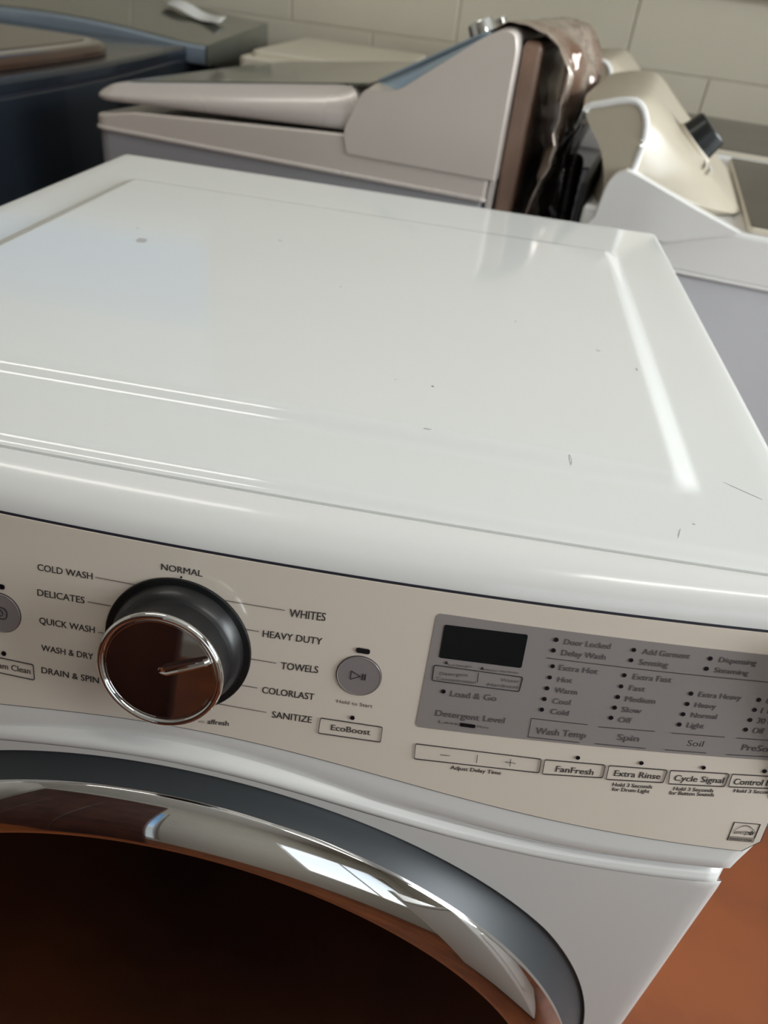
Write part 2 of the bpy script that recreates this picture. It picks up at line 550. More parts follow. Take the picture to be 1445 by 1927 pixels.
# wooden rail fixed along the back wall
tr = tag(mesh('trim_1', *box(0.2, X1, Y1 - .03, Y1 + .001, 1.262, 1.33, .006), RAILW), kind='structure')


def window(name, axis, at, a0, a1, z0, z1, nm=2):
    """white frame with mullions and glass panes in the wall opening."""
    def bb(p, q, lo, hi, d0=.02, d1=.07):
        s = 1 if at > 0 else -1
        lo_, hi_ = (at + s * d0, at + s * d1) if s > 0 else (at + s * d1, at + s * d0)
        return box(p, q, lo_, hi_, lo, hi, .004) if axis == 'x' else box(lo_, hi_, p, q, lo, hi, .004)
    P = [bb(a0, a0 + .05, z0, z1), bb(a1 - .05, a1, z0, z1), bb(a0 + .05, a1 - .05, z0, z0 + .05), bb(a0 + .05, a1 - .05, z1 - .05, z1)]
    w_ = (a1 - a0 - .1) / nm
    for k in range(1, nm):
        P.append(bb(a0 + .05 + w_ * k - .02, a0 + .05 + w_ * k + .02, z0 + .05, z1 - .05))
    o = tag(mesh(name, *join(*P), WHITE), kind='structure')
    for k in range(nm):
        mesh('pane', *bb(a0 + .05 + w_ * k + .02 * (k > 0), a0 + .05 + w_ * (k + 1) - .02 * (k < nm - 1), z0 + .05, z1 - .05, .04, .044), PANE, o)
    return o


PANE = bpy.data.materials.new('window_pane')
PANE.use_nodes = True
pn = PANE.node_tree
for nd in list(pn.nodes):
    pn.nodes.remove(nd)
po_ = pn.nodes.new('ShaderNodeOutputMaterial')
ptr = pn.nodes.new('ShaderNodeBsdfTransparent')
ptr.inputs[0].default_value = (.96, .98, .97, 1)
pgl = pn.nodes.new('ShaderNodeBsdfGlossy')
pgl.inputs['Roughness'].default_value = 0.02
pmx = pn.nodes.new('ShaderNodeMixShader')
pfr = pn.nodes.new('ShaderNodeFresnel')
pfr.inputs[0].default_value = 1.45
pn.links.new(pfr.outputs[0], pmx.inputs[0])
pn.links.new(ptr.outputs[0], pmx.inputs[1])
pn.links.new(pgl.outputs[0], pmx.inputs[2])
pn.links.new(pmx.outputs[0], po_.inputs[0])
window('window_1', 'y', X1, -1.2, 2.2, 1.0, 2.4, 4)
window('window_2', 'x', Y0, 0.6, 2.4, 0.8, 2.1, 2)
window('window_4', 'x', Y0, -.80, -.62, 0.06, 2.1, 1)

w3 = window('reflection_window', 'x', Y1, BX0, BX1, BZ0, BZ1, 1)  # unseen window and blind, added for bright patches mirrored in the washer top
mesh('reflection_blind', *join(box(BX0 + .02, BX1 - .02, Y1 - .004, Y1 - .001, 2.06, BZ1 - .01, .001), tube([(BX0 + .02, Y1 - .02, BZ1 - .03), (BX1 - .02, Y1 - .02, BZ1 - .03)], .02, 14)), PAPER, w3)

# fluorescent fittings on the ceiling
def ceiling_lamp(x, y, label, power):
    t = empty('ceiling_light', (x, y, ZC), label, 'light')
    mesh('housing', *box(x - .62, x + .62, y - .11, y + .11, ZC - .05, ZC - .001, .008), WHITE, t)
    for s in (-1, 1):
        v, f = tube([(x - .6, y + s * .045, ZC - .075), (x + .6, y + s * .045, ZC - .075)], .015, 12)
        tb = mesh('lamp_tube', v, f, TUBE, t)
    d = bpy.data.lights.new('tube_glow', 'AREA'); d.shape = 'RECTANGLE'; d.size, d.size_y = 1.15, .2
    d.energy = power; d.color = (1.0, 0.98, 0.92)
    lo = bpy.data.objects.new('tube_glow', d); COL.objects.link(lo); lo.parent = t
    lo.location = (0, 0, -.1)


TUBE = bpy.data.materials.new('tube_light')
TUBE.use_nodes = True
tp = TUBE.node_tree.nodes['Principled BSDF']
tp.inputs['Base Color'].default_value = (.9, .9, .85, 1)
tp.inputs['Emission Color'].default_value = (1, .98, .85, 1)
tp.inputs['Emission Strength'].default_value = 2.0
ceiling_lamp(-0.95, 0.55, 'twin tube ceiling light above the front-loading washer side', LAMP_A)
ceiling_lamp(1.3, -0.6, 'twin tube ceiling light near the wide side window', LAMP_B)

# unseen brown screen added in the viewer's place, for brown reflections in dial and chrome
cb = empty('reflection_screen', (-1.26, -1.62, 0), 'added dark brown screen out of view, giving the dial and chrome their brown reflections', 'screen')
for k in range(3):
    x_ = -2.04 + k * .52
    mesh('screen_panel', *box(x_, x_ + .515, -1.635, -1.60, 0.0, 2.0, .004), WOOD, cb)
    for zm in (.10, 1.86):
        mesh('panel_moulding', *box(x_ + .06, x_ + .455, -1.60, -1.592, zm, zm + .03, .003), WOOD, cb)

# ------------------------------------------------------------------ white front-loading washing machine
A0, B0, S0, Z0 = .024, .19, .25, .955
CK = math.sqrt(1 + S0 * S0)
NRM = Vector((0, -1, S0)).normalized()


def con(x, z, o=0.0):
    """point on the bowed, leaning console face, o metres proud of it."""
    return (x, A0 + B0 * x * x + S0 * (z - Z0) - o * .97, z + o * .24)


def zplate(x): return .817 + .0325 * math.exp(-((x - .02) / .19) ** 2)
def zgroove(x): return .792 + .0445 * math.exp(-((x - .01) / .172) ** 2)


AC = -.012
def ycab(x): return AC + B0 * x * x


washer = empty('washing_machine', (0, .37, 0), 'white front-loading washing machine with chrome dial and chrome-ringed dark door', 'washing machine')
HW, YB = .345, .742

# top panel with its raised field
def top_z(x, y):
    z = .980
    yf = .058 + .08 * x * x
    dx = smooth(.284, .265, abs(x)); dy = smooth(.125, .140, y) * smooth(.626, .598, y)
    # rounded corners of the raised field
    z += .0058 * min(dx, dy) if max(dx, dy) > .98 else .0058 * dx * dy
    z -= .0032 * smooth(yf + .014, yf, y) ** 2
    e = max(0, abs(x) - (HW - .008)) / .008
    z -= .008 * (1 - math.sqrt(max(0, 1 - e * e)))
    e = max(0, y - (YB - .006)) / .006
    z -= .006 * (1 - math.sqrt(max(0, 1 - e * e)))
    return z


xs = [-HW, -HW + .0006, -HW + .002, -HW + .004, -HW + .008]
xs += [-HW + .008 + (.264 - (HW - .008) + .0) * 0 + (i + 1) * (HW - .008 - .286) / 4 for i in range(4)]
x_in = [-.286 + .024 * i / 14 for i in range(1, 15)]
xs += x_in
xs += [-.262 + .524 * i / 60 for i in range(1, 60)]
full = xs + [-v for v in reversed(xs[:-59])]
xs = sorted(set(round(v, 6) for v in full))
ysn = [i / 12 * .016 for i in range(13)] + [.02 + i * .005 for i in range(8)]
def top_pt(i, j):
    x = xs[i]; yf = .058 + .08 * x * x
    if j < len(ysn): y = yf + ysn[j]
    else:
        q = ys2[j - len(ysn)]
        y = q if q > 0 else q
        y = max(y, yf + ysn[-1] + .0005 * (j - len(ysn) + 1))
    return (x, y, top_z(x, y))
ys2 = [.119 + .003 * i for i in range(9)] + [.150 + i * .02 for i in range(22)] + [.592 + i * .003 for i in range(13)] + [.64 + i * .012 for i in range(8)] + [YB - .006, YB - .003, YB - .0015, YB - .0004, YB]
NX, NY = len(xs), len(ysn) + len(ys2)
V = [top_pt(i, j) for j in range(NY) for i in range(NX)]
F = [(j * NX + i, j * NX + i + 1, (j + 1) * NX + i + 1, (j + 1) * NX + i) for j in range(NY - 1) for i in range(NX - 1)]
# skirt down the sides, back and front lip
base = len(V)
edge = [i for i in range(NX)] + [j * NX + NX - 1 for j in range(1, NY)] + [(NY - 1) * NX + i for i in range(NX - 2, -1, -1)] + [j * NX for j in range(NY - 2, 0, -1)]
for e in edge:
    x, y, z = V[e]; V.append((x, y, .958 if y > .1 else z - .006))
ne = len(edge)
for k in range(ne):
    F.append((edge[k], edge[(k + 1) % ne], base + (k + 1) % ne, base + k))
top = mesh('top_panel', V, F, WHITE_TOP, washer, auto=50)
# tan gasket strip that shows along the right and left edge under the top
for s in (-1, 1):
    x_ = s * (HW + .0005)
    mesh('gasket_strip', *box(min(x_, x_ + s * .003), max(x_, x_ + s * .003), .12, YB - .03, .950, .9705, .001), TAN, washer)
# smudges and scratches on the enamel
def mark(x, y, lx, ly, ang=0.0, m=None):
    c, s = math.cos(ang), math.sin(ang); pts = []
    rnd = random.Random(int(x * 1e4) + 7)
    for k in range(10):
        a = k / 10 * 2 * PI; r = rnd.uniform(.55, 1.0)
        u, v = lx * math.cos(a) * r, ly * math.sin(a) * r
        X, Y = x + u * c - v * s, y + u * s + v * c
        pts.append((X, Y))
    zt = [top_z(*p) for p in pts]
    v, f = rings([[(p[0], p[1], z + .00002) for p, z in zip(pts, zt)], [(p[0], p[1], z + .00012) for p, z in zip(pts, zt)]])
    mesh('scuff', v, f, m or SMUDGE, top)
for a in MARKS: mark(*a)

# console fascia: lip, face and skirt down to the groove
HF = .357
def fascia(u, t):
    x = (u * 2 - 1) * HF
    k = (HF - abs(x)) / .012
    back = .012 * (1 - math.sqrt(max(0, 1 - (1 - min(k, 1)) ** 2))) if k < 1 else 0
    ysm = .0575 + .08 * x * x
    zg = zgroove(x)
    yt, zt = A0 + B0 * x * x + S0 * (.9575 - Z0), .9575
    lp = lambda q: ysm + (yt - ysm) * q
    lip = [(ysm + .004, .968), (ysm, .9745), (ysm - .001, .9762), (lp(.12), .9768), (lp(.30), .9762), (lp(.49), .9748), (lp(.65), .9722), (lp(.81), .9684), (lp(.91), .9645), (lp(.97), .9605), (yt, zt)]
    n1 = len(lip) - 1
    yb_ = A0 + B0 * x * x + S0 * (zg - Z0)
    need = max(.0018, ycab(x) + .0040 - yb_)
    face = [(A0 + B0 * x * x + S0 * (z - Z0) + need * smooth(zg + .009, zg, z), z) for z in [zt + (zg - zt) * (1 - (1 - i / 18) ** 1.3) for i in range(1, 19)]]
    yg, yc = face[-1][0], ycab(x)
    dl = yg - yc
    xq = x * .966
    ye, ze = ycab(xq) + .0, zgroove(xq)
    led = [(yg - .0002, zg - .0005), (yg - .22 * dl, zg - .0010), (yg - .58 * dl, zg - .0020), (yg - .84 * dl, zg - .0034), (yg - .96 * dl, zg - .0054), (ye, ze - .0082), (ye + .0025, ze - .0125)]
    prof = lip + face + led
    m = len(prof) - 1
    q = t * m; i = min(int(round(q)), m)
    y, z = prof[i]
    hw = 1 if i < n1 + 13 else 1 - .006 * (1 if i > n1 + 14 else 0)
    # the skirt tucks in at its lower corner
    return (x * (1 - .034 * smooth(.835, .793, z)), y + back, z)
us = None
v, f = grid(90, 11 + 18 + 7, fascia)
mesh('console_fascia', v, f, WHITE, washer, auto=70)
# corner refinements: side walls of the fascia
for s in (-1, 1):
    P = []
    ring1, ring2 = [], []
    for z in [.97, .95, .92, .89, .87, .86, .85, .84, .83, .82, .81, .80, .79, .785]:
        y = A0 + B0 * HF * HF + S0 * (z - Z0) + .0125
        y += .0075 * smooth(.803, .794, z)
        ring1.append((s * HF * (1 - .034 * smooth(.835, .793, z)), y, z)); ring2.append((s * .344, y + .05, z))
    v = ring1 + ring2; n_ = len(ring1)
    mesh('fascia_side', v, [(i, i + 1, n_ + i + 1, n_ + i) for i in range(n_ - 1)], WHITE, washer)

# front panel with the round door opening
DC, DR = (.010, .517), .3065
def front_pt(u, t):
    a = u * 2 * PI
    c, s = math.cos(a), math.sin(a)
    cx, cz = DC
    # distance to outer rectangle
    best = 9
    if c > 1e-9: best = min(best, (.345 - cx) / c)
    if c < -1e-9: best = min(best, (-.345 - cx) / c)
    if s < -1e-9: best = min(best, (.06 - cz) / s)
    if s > 1e-9:
        for _ in range(1):
            lo, hi = DR * .9, .6
            for __ in range(30):
                mid = (lo + hi) / 2
                if cz + mid * s > zgroove(cx + mid * c) - .0084: hi = mid
                else: lo = mid
            best = min(best, lo)
    best = max(best, DR + .0012)
    r = DR + (best - DR) * t
    x, z = cx + c * r, cz + s * r
    y = ycab(x)
    if t == 0: y += .004
    k = (.345 - abs(x)) / .010
    if k < 1: y += .010 * (1 - math.sqrt(max(0, 1 - (1 - k) ** 2)))
    return (x, y, z)
tt = [0, .02, .08, .2, .35, .5, .65, .8, .9, .95, .98, 1]
V = [front_pt(i / 240, t) for t in tt for i in range(240)]
F = [(j * 240 + i, j * 240 + (i + 1) % 240, (j + 1) * 240 + (i + 1) % 240, (j + 1) * 240 + i) for j in range(len(tt) - 1) for i in range(240)]
mesh('front_panel', V, F, WHITE, washer, auto=50)
# cabinet shell behind
yfc = ycab(.345) + .010
P = [box(.3405, .3445, yfc, YB - .004, .02, .962, .001), box(-.3445, -.3405, yfc, YB - .004, .02, .962, .001), box(-.3405, .3405, YB - .008, YB - .004, .02, .962, .001), box(-.34, .34, yfc + .03, YB - .01, .02, .03, .001)]
mesh('cabinet', *join(*P), WHITE, washer)
mesh('toe_panel', *box(-.343, .343, .012, .02, .02, .085, .003), WHITE, washer)
for sx in (-1, 1):
    for yy in (.06, .69):
        mesh('foot', *lathe([(.02, 0), (.022, .003), (.018, .012), (.012, .014), (.012, .022)], (sx * .29, yy, 0), (1, 0, 0), (0, 1, 0), (0, 0, 1), 16, True), RUBBER, washer)

# door
door = mesh('door', *[None, None], None) if False else None
PY = -.0235
def ringpt(a, r, y): return (DC[0] + math.cos(a) * r, y, DC[1] + math.sin(a) * r)
def bezel(u, t):
    a = u * 2 * PI
    r = DR + (.2925 - DR) * t
    x = DC[0] + math.cos(a) * DR
    y0_ = ycab(x) + .0025
    k = [0, .10, .45, .75, .92, 1.0]
    y = y0_ + (PY + .0008 - y0_) * (t ** 1.6)
    return ringpt(a, r, y)
v, f = grid(240, 10, bezel, wrap=True)
doorbz = mesh('door', v, f, BEZEL, washer, auto=60)
doorbz['label'] = 'round dark door with grey bezel and chrome ring'
def poly_lathe(prof, n=240):
    R = [[ringpt(k / n * 2 * PI, r, y) for k in range(n)] for r, y in prof]
    return rings(R, False, False)
cp = []
# chrome ring profile: outer edge, crown, inner slope
for k in range(13):
    t = k / 12
    r = .2930 + (.2690 - .2930) * t
    y = PY - .024 * (.36 * t + 1.0 * (1 - (1 - t) ** 3) / 3)
    cp.append((r, y))
cp = [(.2934, PY + .004), (.2934, PY + .0008)] + cp + [(.2684, -.0396), (.2682, -.037)]
mesh('chrome_ring', *poly_lathe(cp), CHROME, doorbz, auto=75)
gp = [(.2686, -.0378), (.2672, -.0376), (.2655, -.036), (.262, -.0296), (.25, -.0300), (.22, -.0325), (.18, -.0355), (.12, -.039), (.06, -.0405), (.02, -.041)]
R = [[ringpt(k / 160 * 2 * PI, r, y) for k in range(160)] for r, y in gp]
mesh('door_glass', *rings(R, False, True), GLASS, doorbz, auto=60)

# control plate
def plate_outline(e=0.0, lo_only=False):
    pts = []
    n = 80
    xl, xr = -.335 - e, .3475 + e
    for i in range(n + 1):
        x = xl + (xr - xl) * i / n
        z = zplate(x) - e
        k = (xr - x) / .008
        if k < 1: z += .008 * (1 - math.sqrt(max(0, 1 - (1 - max(k, 0)) ** 2)))
        pts.append((x, z))
    top_ = [(xr - (xr - xl) * i / n, .9568 + (e * 1.6)) for i in range(n + 1)]
    return pts, top_
def strip(lo, hi, o, rows=6):
    V, F = [], []
    n = len(lo)
    for j in range(rows + 1):
        for i in range(n):
            a, b = lo[i], hi[n - 1 - i]
            t = j / rows
            V.append(con(a[0], a[1] * (1 - t) + b[1] * t, o))
    for j in range(rows):
        for i in range(n - 1):
            F.append((j * n + i, j * n + i + 1, (j + 1) * n + i + 1, (j + 1) * n + i))
    # rim going back
    bd = [i for i in range(n)] + [(j + 1) * n - 1 for j in range(1, rows + 1)] + [rows * n + i for i in range(n - 2, -1, -1)] + [j * n for j in range(rows - 1, 0, -1)]
    b0_ = len(V)
    for e in bd:
        x, y, z = V[e]; V.append((x, y + .0016, z - .0002))
    for k in range(len(bd)):
        F.append((bd[k], bd[(k + 1) % len(bd)], b0_ + (k + 1) % len(bd), b0_ + k))
    return V, F
lo, hi = plate_outline(.0009)
mesh('panel_gap', *strip(lo, hi, .0003), SEAM, washer)
lo, hi = plate_outline(0)
panel = mesh('control_panel', *strip(lo, [(x, z) for x, z in hi], .0010), PLATE, washer, auto=40)
panel['label'] = 'beige control panel printed with wash cycles'


def flat(name, outline, o, mat, parent=None, th=.0004, wire=None, lab=None):
    """thin plate (or outline frame when wire is given) lying on the console face; outline in (x, z)."""
    if wire:
        q = inset(outline, wire)
        n = len(outline)
        V = [con(x, z, o) for x, z in outline] + [con(x, z, o) for x, z in q] + [con(x, z, o - th) for x, z in outline] + [con(x, z, o - th) for x, z in q]
        F = []
        for i in range(n):
            j = (i + 1) % n
            F += [(i, j, n + j, n + i), (i, j, 2 * n + j, 2 * n + i), (n + i, n + j, 3 * n + j, 3 * n + i)]
    else:
        V, F = rings([[con(x, z, o - th) for x, z in outline], [con(x, z, o) for x, z in outline]], False, True)
    ob = mesh(name, V, F, mat, parent or panel, smooth=False)
    if lab: ob['label'] = lab
    return ob


def wide(name, pts, o, mat, parent=None):
    """plate following the bow of the console: quads between a lower and an upper edge."""
    (x0, zb0, zt0), (x1, zb1, zt1) = pts
    n = 24; V = []; r_ = .0028
    for i in range(n + 1):
        t = i / n
        t = t if 0 < i < n else t
        x = x0 + (x1 - x0) * t
        zb, zt = zb0 + (zb1 - zb0) * t, zt0 + (zt1 - zt0) * t
        V += [(x, zb, zt)]
    # rounded left corners
    cols = []
    for k in range(5):
        a = k / 5 * PI / 2
        cols.append((x0 + r_ * (1 - math.sin(a)), zb0 + r_ * (1 - math.cos(a)), zt0 - r_ * (1 - math.cos(a))))
    cols = [(x0 + r_ * (1 - math.sin(a)), zb0 + r_ * (1 - math.cos(a)), zt0 - r_ * (1 - math.cos(a))) for a in [PI / 2 - k / 5 * PI / 2 for k in range(5)]]
    cols += [c for c in V if c[0] > x0 + r_]
    v = []
    for x, b_, t_ in cols:
        v += [con(x, b_, o), con(x, (b_ + t_) / 2, o), con(x, t_, o), con(x, b_, o - .0005), con(x, t_, o - .0005)]
    f = []
    for i in range(len(cols) - 1):
        a, b = i * 5, i * 5 + 5
        f += [(a, b, b + 1, a + 1), (a + 1, b + 1, b + 2, a + 2), (a, b, b + 3, a + 3), (a + 2, b + 2, b + 4, a + 4)]
    f += [(0, 1, 2, 4, 3)]
    return mesh(name, v, f, mat, parent or panel, auto=30)


def circle(x, z, r, n=24):
    return [(x + r * math.cos(k / n * 2 * PI), z + r * math.sin(k / n * 2 * PI) / CK) for k in range(n)]


O1 = .0012
wide('grey_field', [(.1409, .8762, .9452), (.3472, .8825, .9450)], O1 + .0001, GREYP)
disp = flat('display', rounded([(.1463, .9203), (.1895, .9210), (.1888, .9404), (.1459, .9395)], .0012), O1 + .0004, LCD, lab='blank black digital display')

# printed words
def text_mesh(s):
    cu = bpy.data.curves.new('t', 'FONT')
    cu.body = s; cu.size = 1.0; cu.resolution_u = 3
    o = bpy.data.objects.new('t', cu); COL.objects.link(o)
    dg = bpy.context.evaluated_depsgraph_get()
    me = bpy.data.meshes.new_from_object(o.evaluated_get(dg))
    vs = [tuple(v.co) for v in me.vertices]; fs = [tuple(p.vertices) for p in me.polygons]
    bpy.data.objects.remove(o); bpy.data.curves.remove(cu); bpy.data.meshes.remove(me)
    return vs, fs
hv, _ = text_mesh('H')
CAPH = max(v[1] for v in hv)
for s, x0, z0, x1, z1, cap, ink in TEXTS:
    if x0 > 347: continue
    vs, fs = text_mesh(s)
    a, b = min(v[0] for v in vs), max(v[0] for v in vs)
    V = []
    on_grey = ink == 'f'
    bold = 1.0
    for vx, vy, vz in vs:
        t = (vx - a) / (b - a)
        x = x0 + (x1 - x0) * t; z = z0 + (z1 - z0) * t + vy / CAPH * cap / CK
        V.append(con(min(x, 347.2) / 1000, z / 1000, O1 + (.0004 if on_grey else .0001)))
    # a second pass a hair to the side thickens the strokes
    k_ = len(V)
    if cap > 2.2:
        V += [(x + .0002, y - .00002, z + .00006) for x, y, z in V]
        fs = fs + [tuple(i + k_ for i in f_) for f_ in fs]
    mesh('lettering', V, fs, INK[ink], panel, smooth=False)
for x0, z0, x1, z1 in LINES:
    x1_ = min(x1, 347.2)
    z1 = z0 + (z1 - z0) * (x1_ - x0) / (x1 - x0) if abs(x1 - x0) > 1 else z1
    d = Vector((x1_ - x0, z1 - z0)).normalized(); n_ = Vector((-d.y, d.x)) * .17
    p, q = Vector((x0, z0)), Vector((x1_, z1))
    k = max(1, int((q - p).length / 6))
    up = [p + (q - p) * i / k + n_ for i in range(k + 1)]; dn = [p + (q - p) * i / k - n_ for i in range(k + 1)]
    V = [con(a.x / 1000, a.y / 1000, O1 + .0004) for a in up] + [con(a.x / 1000, a.y / 1000, O1 + .0004) for a in dn]
    F = [(i, i + 1, k + 1 + i + 1, k + 1 + i) for i in range(k)]
    mesh('printed_line', V, F, INK['k'], panel, smooth=False)
for x, z, r in LAMPS:
    flat('indicator_lamp', circle(x / 1000, z / 1000, r / 1000 * .92, 14), O1 + .0006, LAMP_DARK)
for nm, q in BOXES.items():
    q = [(x / 1000, z / 1000) for x, z in q]
    if nm == 'lock': q = [q[0], (.3472, .8724), (.3472, .8641), q[3]]
    fr = [q[3], q[2], q[1], q[0]]
    flat('key_outline', rounded(fr, .0012, 3), O1 + .0005, INK['k'], wire=.00032)
for c, o2 in (((106.5, 902.2), 'round grey start and pause button'), ((-94.1, 899.3), 'round grey power button')):
    x, z = c[0] / 1000, c[1] / 1000
    cc = Vector(con(x, z, O1 + .0002))
    e1 = Vector((1, 2 * B0 * x, 0)).normalized(); ax = Vector((2 * B0 * x, -1, S0)).normalized(); e2 = ax.cross(e1) * -1
    v, f = lathe([(.01195, -.001), (.01195, .0003), (.0117, .0006), (.0114, .0004)], cc, e1, e2, ax, 40)
    bt = mesh('button', v, f, GREYB, panel, auto=30); bt['label'] = o2
    v, f = lathe([(.01225, -.001), (.01225, .0002), (.0119, .0002), (.0119, -.001)], cc, e1, e2, ax, 40, cap1=False)
    mesh('button_rim', v, f, GREYB_RIM, panel)
    if x > 0:
        tri = [(x - .0042, z - .0026), (x + .0012, z + .0001), (x - .0042, z + .0028)]
        flat('play_symbol', tri, O1 + .0010, INK['k'], wire=.00038)
        for dx in (.0018, .0032):
            flat('pause_symbol', [(x + dx, z - .0018), (x + dx + .0006, z - .0018), (x + dx + .0006, z + .0018), (x + dx, z + .0018)], O1 + .0010, INK['k'])
    else:
        flat('power_symbol', rounded([(x - .0045, z - .0036), (x + .0045, z - .0036), (x + .0045, z + .0036), (x - .0045, z + .0036)], .0034), O1 + .0010, INK['k'], wire=.00035)
        flat('power_symbol', circle(x, z, .0021, 20), O1 + .0010, INK['k'], wire=.0003)
        flat('power_symbol', [(x - .0002, z - .0002), (x + .0002, z - .0002), (x + .0002, z + .0028), (x - .0002, z + .0028)], O1 + .0011, INK['k'])
def pill(x, z, w_, h_):
    return rounded([(x - w_, z - h_), (x + w_, z - h_), (x + w_, z + h_), (x - w_, z + h_)], h_ * .95)
flat('indicator_lamp', pill(.1067, .9174, .0037, .0014), O1 + .0006, LAMP_DARK)
flat('indicator_lamp', pill(-.0943, .9152, .0037, .0014), O1 + .0006, LAMP_DARK)
flat('indicator_lamp', pill(.1687, .8820, .0042, .0010), O1 + .0006, LAMP_DARK)
for x, z in ((.1508, .9180), (.1698, .9176)):
    flat('arrow_mark', [(x - .0010, z - .0006), (x + .0010, z - .0006), (x, z + .0009)], O1 + .0006, INK['k'])
# efficiency emblem: square with arc, script star stroke and caption bar
sx0, sx1, sz0, sz1 = .3285, .3437, .8260, .8390
flat('emblem', [(sx0, sz0), (sx1, sz0), (sx1, sz1), (sx0, sz1)], O1 + .0002, INK['k'], wire=.00035)
flat('emblem', [(sx0, sz0), (sx1, sz0), (sx1, sz0 + .0030), (sx0, sz0 + .0030)], O1 + .0002, INK['l'])
arc = [(sx0 + .0012 + .0128 * i / 14, sz0 + .0055 + .0058 * math.sin(PI * (.08 + .84 * i / 14))) for i in range(15)]
V = [con(x, z + .00022, O1 + .0003) for x, z in arc] + [con(x, z - .00022, O1 + .0003) for x, z in arc]
mesh('emblem', V, [(i, i + 1, 16 + i, 15 + i) for i in range(14)], INK['k'], panel, smooth=False)
vs, fs = text_mesh('energy')
a, b = min(v[0] for v in vs), max(v[0] for v in vs)
mesh('emblem', [con(sx0 + .0020 + (v[0] - a) / (b - a) * .0088, sz0 + .0050 + v[1] * .0040 + (v[0] - a) * .0003, O1 + .0003) for v in vs], fs, INK['k'], panel, smooth=False)
st = [(sx0 + .0122 + (.0017 if k % 2 == 0 else .0007) * math.sin(k * PI / 5), sz0 + .0062 + (.0017 if k % 2 == 0 else .0007) * math.cos(k * PI / 5)) for k in range(10)]
flat('emblem', st[::-1], O1 + .0003, INK['k'], wire=.00025)
vs, fs = text_mesh('ENERGY STAR')
a, b = min(v[0] for v in vs), max(v[0] for v in vs)
mesh('emblem', [con(sx0 + .0012 + (v[0] - a) / (b - a) * .0128, sz0 + .0008 + v[1] * .0019, O1 + .0004) for v in vs], fs, INK['k'], panel, smooth=False)

# rotary dial
kc = Vector(con(.0075, .9012, O1))
ke1, kax = Vector((1, 0, 0)), NRM.copy(); ke2 = ke1.cross(kax); ke2 = Vector((0, S0, 1)).normalized()
v, f = lathe([(.0405, -.001), (.0405, .0006), (.0400, .0010), (.0370, .0010)], kc, ke1, ke2, kax, 72)
dial = mesh('dial', v, f, BLACKG, washer, auto=35); dial['label'] = 'chrome-faced cycle dial in a black surround'
v, f = lathe([(.0368, .0008), (.0358, .0040), (.0345, .0070), (.0326, .0085), (.0318, .0092), (.0315, .0160), (.0316, .0225), (.0310, .0240)], kc, ke1, ke2, kax, 72)
mesh('dial_skirt', v, f, KNOBG, dial, auto=45)
v, f = lathe([(.0315, .0222), (.0326, .0228), (.0333, .0242), (.0330, .0256), (.0318, .0264), (.0306, .0262), (.0299, .0254), (.0296, .0249)], kc, ke1, ke2, kax, 96, cap1=False)
mesh('dial_rim', v, f, CHROME, dial, auto=80)
v, f = lathe([(.0297, .0240), (.0297, .0249), (.0292, .0253), (.0286, .0253), (.0282, .0251), (.0150, .0251)], kc, ke1, ke2, kax, 96)
mesh('dial_cap', v, f, MIRROR, dial, auto=4)
# pointer ridge from the middle to the rim
pa = math.radians(POINTER)
pd = ke1 * math.cos(pa) + ke2 * math.sin(pa); pnn = kax.cross(pd)
R = []
for t, wd, hh in ((-.0012, .0006, .0250), (.0006, .0022, .0256), (.004, .0025, .0274), (.016, .0023, .0276), (.026, .0021, .0272), (.0285, .0018, .0258)):
    c = kc + pd * t
    R.append([tuple(c + pnn * wd + kax * .0249), tuple(c + pnn * wd + kax * (hh - .0003)), tuple(c + pnn * wd * .6 + kax * hh), tuple(c + pnn * wd * .25 + kax * (hh - .0006)),
              tuple(c - pnn * wd * .25 + kax * (hh - .0006)), tuple(c - pnn * wd * .6 + kax * hh), tuple(c - pnn * wd + kax * (hh - .0003)), tuple(c - pnn * wd + kax * .0249)])
mesh('dial_pointer', *rings(R), CHROME, dial, auto=25)

# ------------------------------------------------------------------ champagne top-loader behind
AL = math.atan(.17)
e1 = Vector((math.cos(AL), -math.sin(AL), 0)); e2 = Vector((math.sin(AL), math.cos(AL), 0))
SO = Vector((-.567, 1.097, 0))
def sv(u, v, z): return tuple(SO + e1 * u + e2 * v + Vector((0, 0, z)))
sil = empty('top_load_washer', tuple(SO + e1 * .36 + e2 * .34), 'champagne-silver top-loading washer with smoked glass lid, directly behind the white washer', 'washing machine')
DW = .70
po = rounded([(.004, .004), (.70, .004), (.70, DW - .004), (.004, DW - .004)], [.03, .01, .01, .03])
mesh('cabinet', *slab(po, .02, .934, .004, sv), SILVER_B, sil)
po = rounded([(0, 0), (.705, 0), (.705, DW), (0, DW)], [.03, .01, .01, .03])
mesh('trim_band', *slab(po, .931, .9385, .003, sv, .003), SILVER_L, sil)
def deckz(u, v): return .952 + .042 * smooth(-.05, .50, u) * min(1, max(0, u) / .46) - .010 * smooth(.05, .0, u)
po = rounded([(.004, .003), (.46, .003), (.705, .003), (.705, DW - .003), (.46, DW - .003), (.004, DW - .003)], [.025, 0, .01, .01, 0, .025])
def dk(u, v): return .963 + .030 * min(1.0, max(0.0, u / .46))
nn_ = []
for i in range(len(po)):
    a, b = po[i], po[(i + 1) % len(po)]
    L_ = math.hypot(b[0] - a[0], b[1] - a[1]); k = max(1, int(L_ / .05))
    nn_ += [(a[0] + (b[0] - a[0]) * t / k, a[1] + (b[1] - a[1]) * t / k) for t in range(k)]
def deck_top(u, v):
    z = dk(u, v)
    return z - .008 * smooth(.055, .02, u)
mesh('deck', *slab(nn_, .9385, deck_top, .005, sv), SILVER, sil)
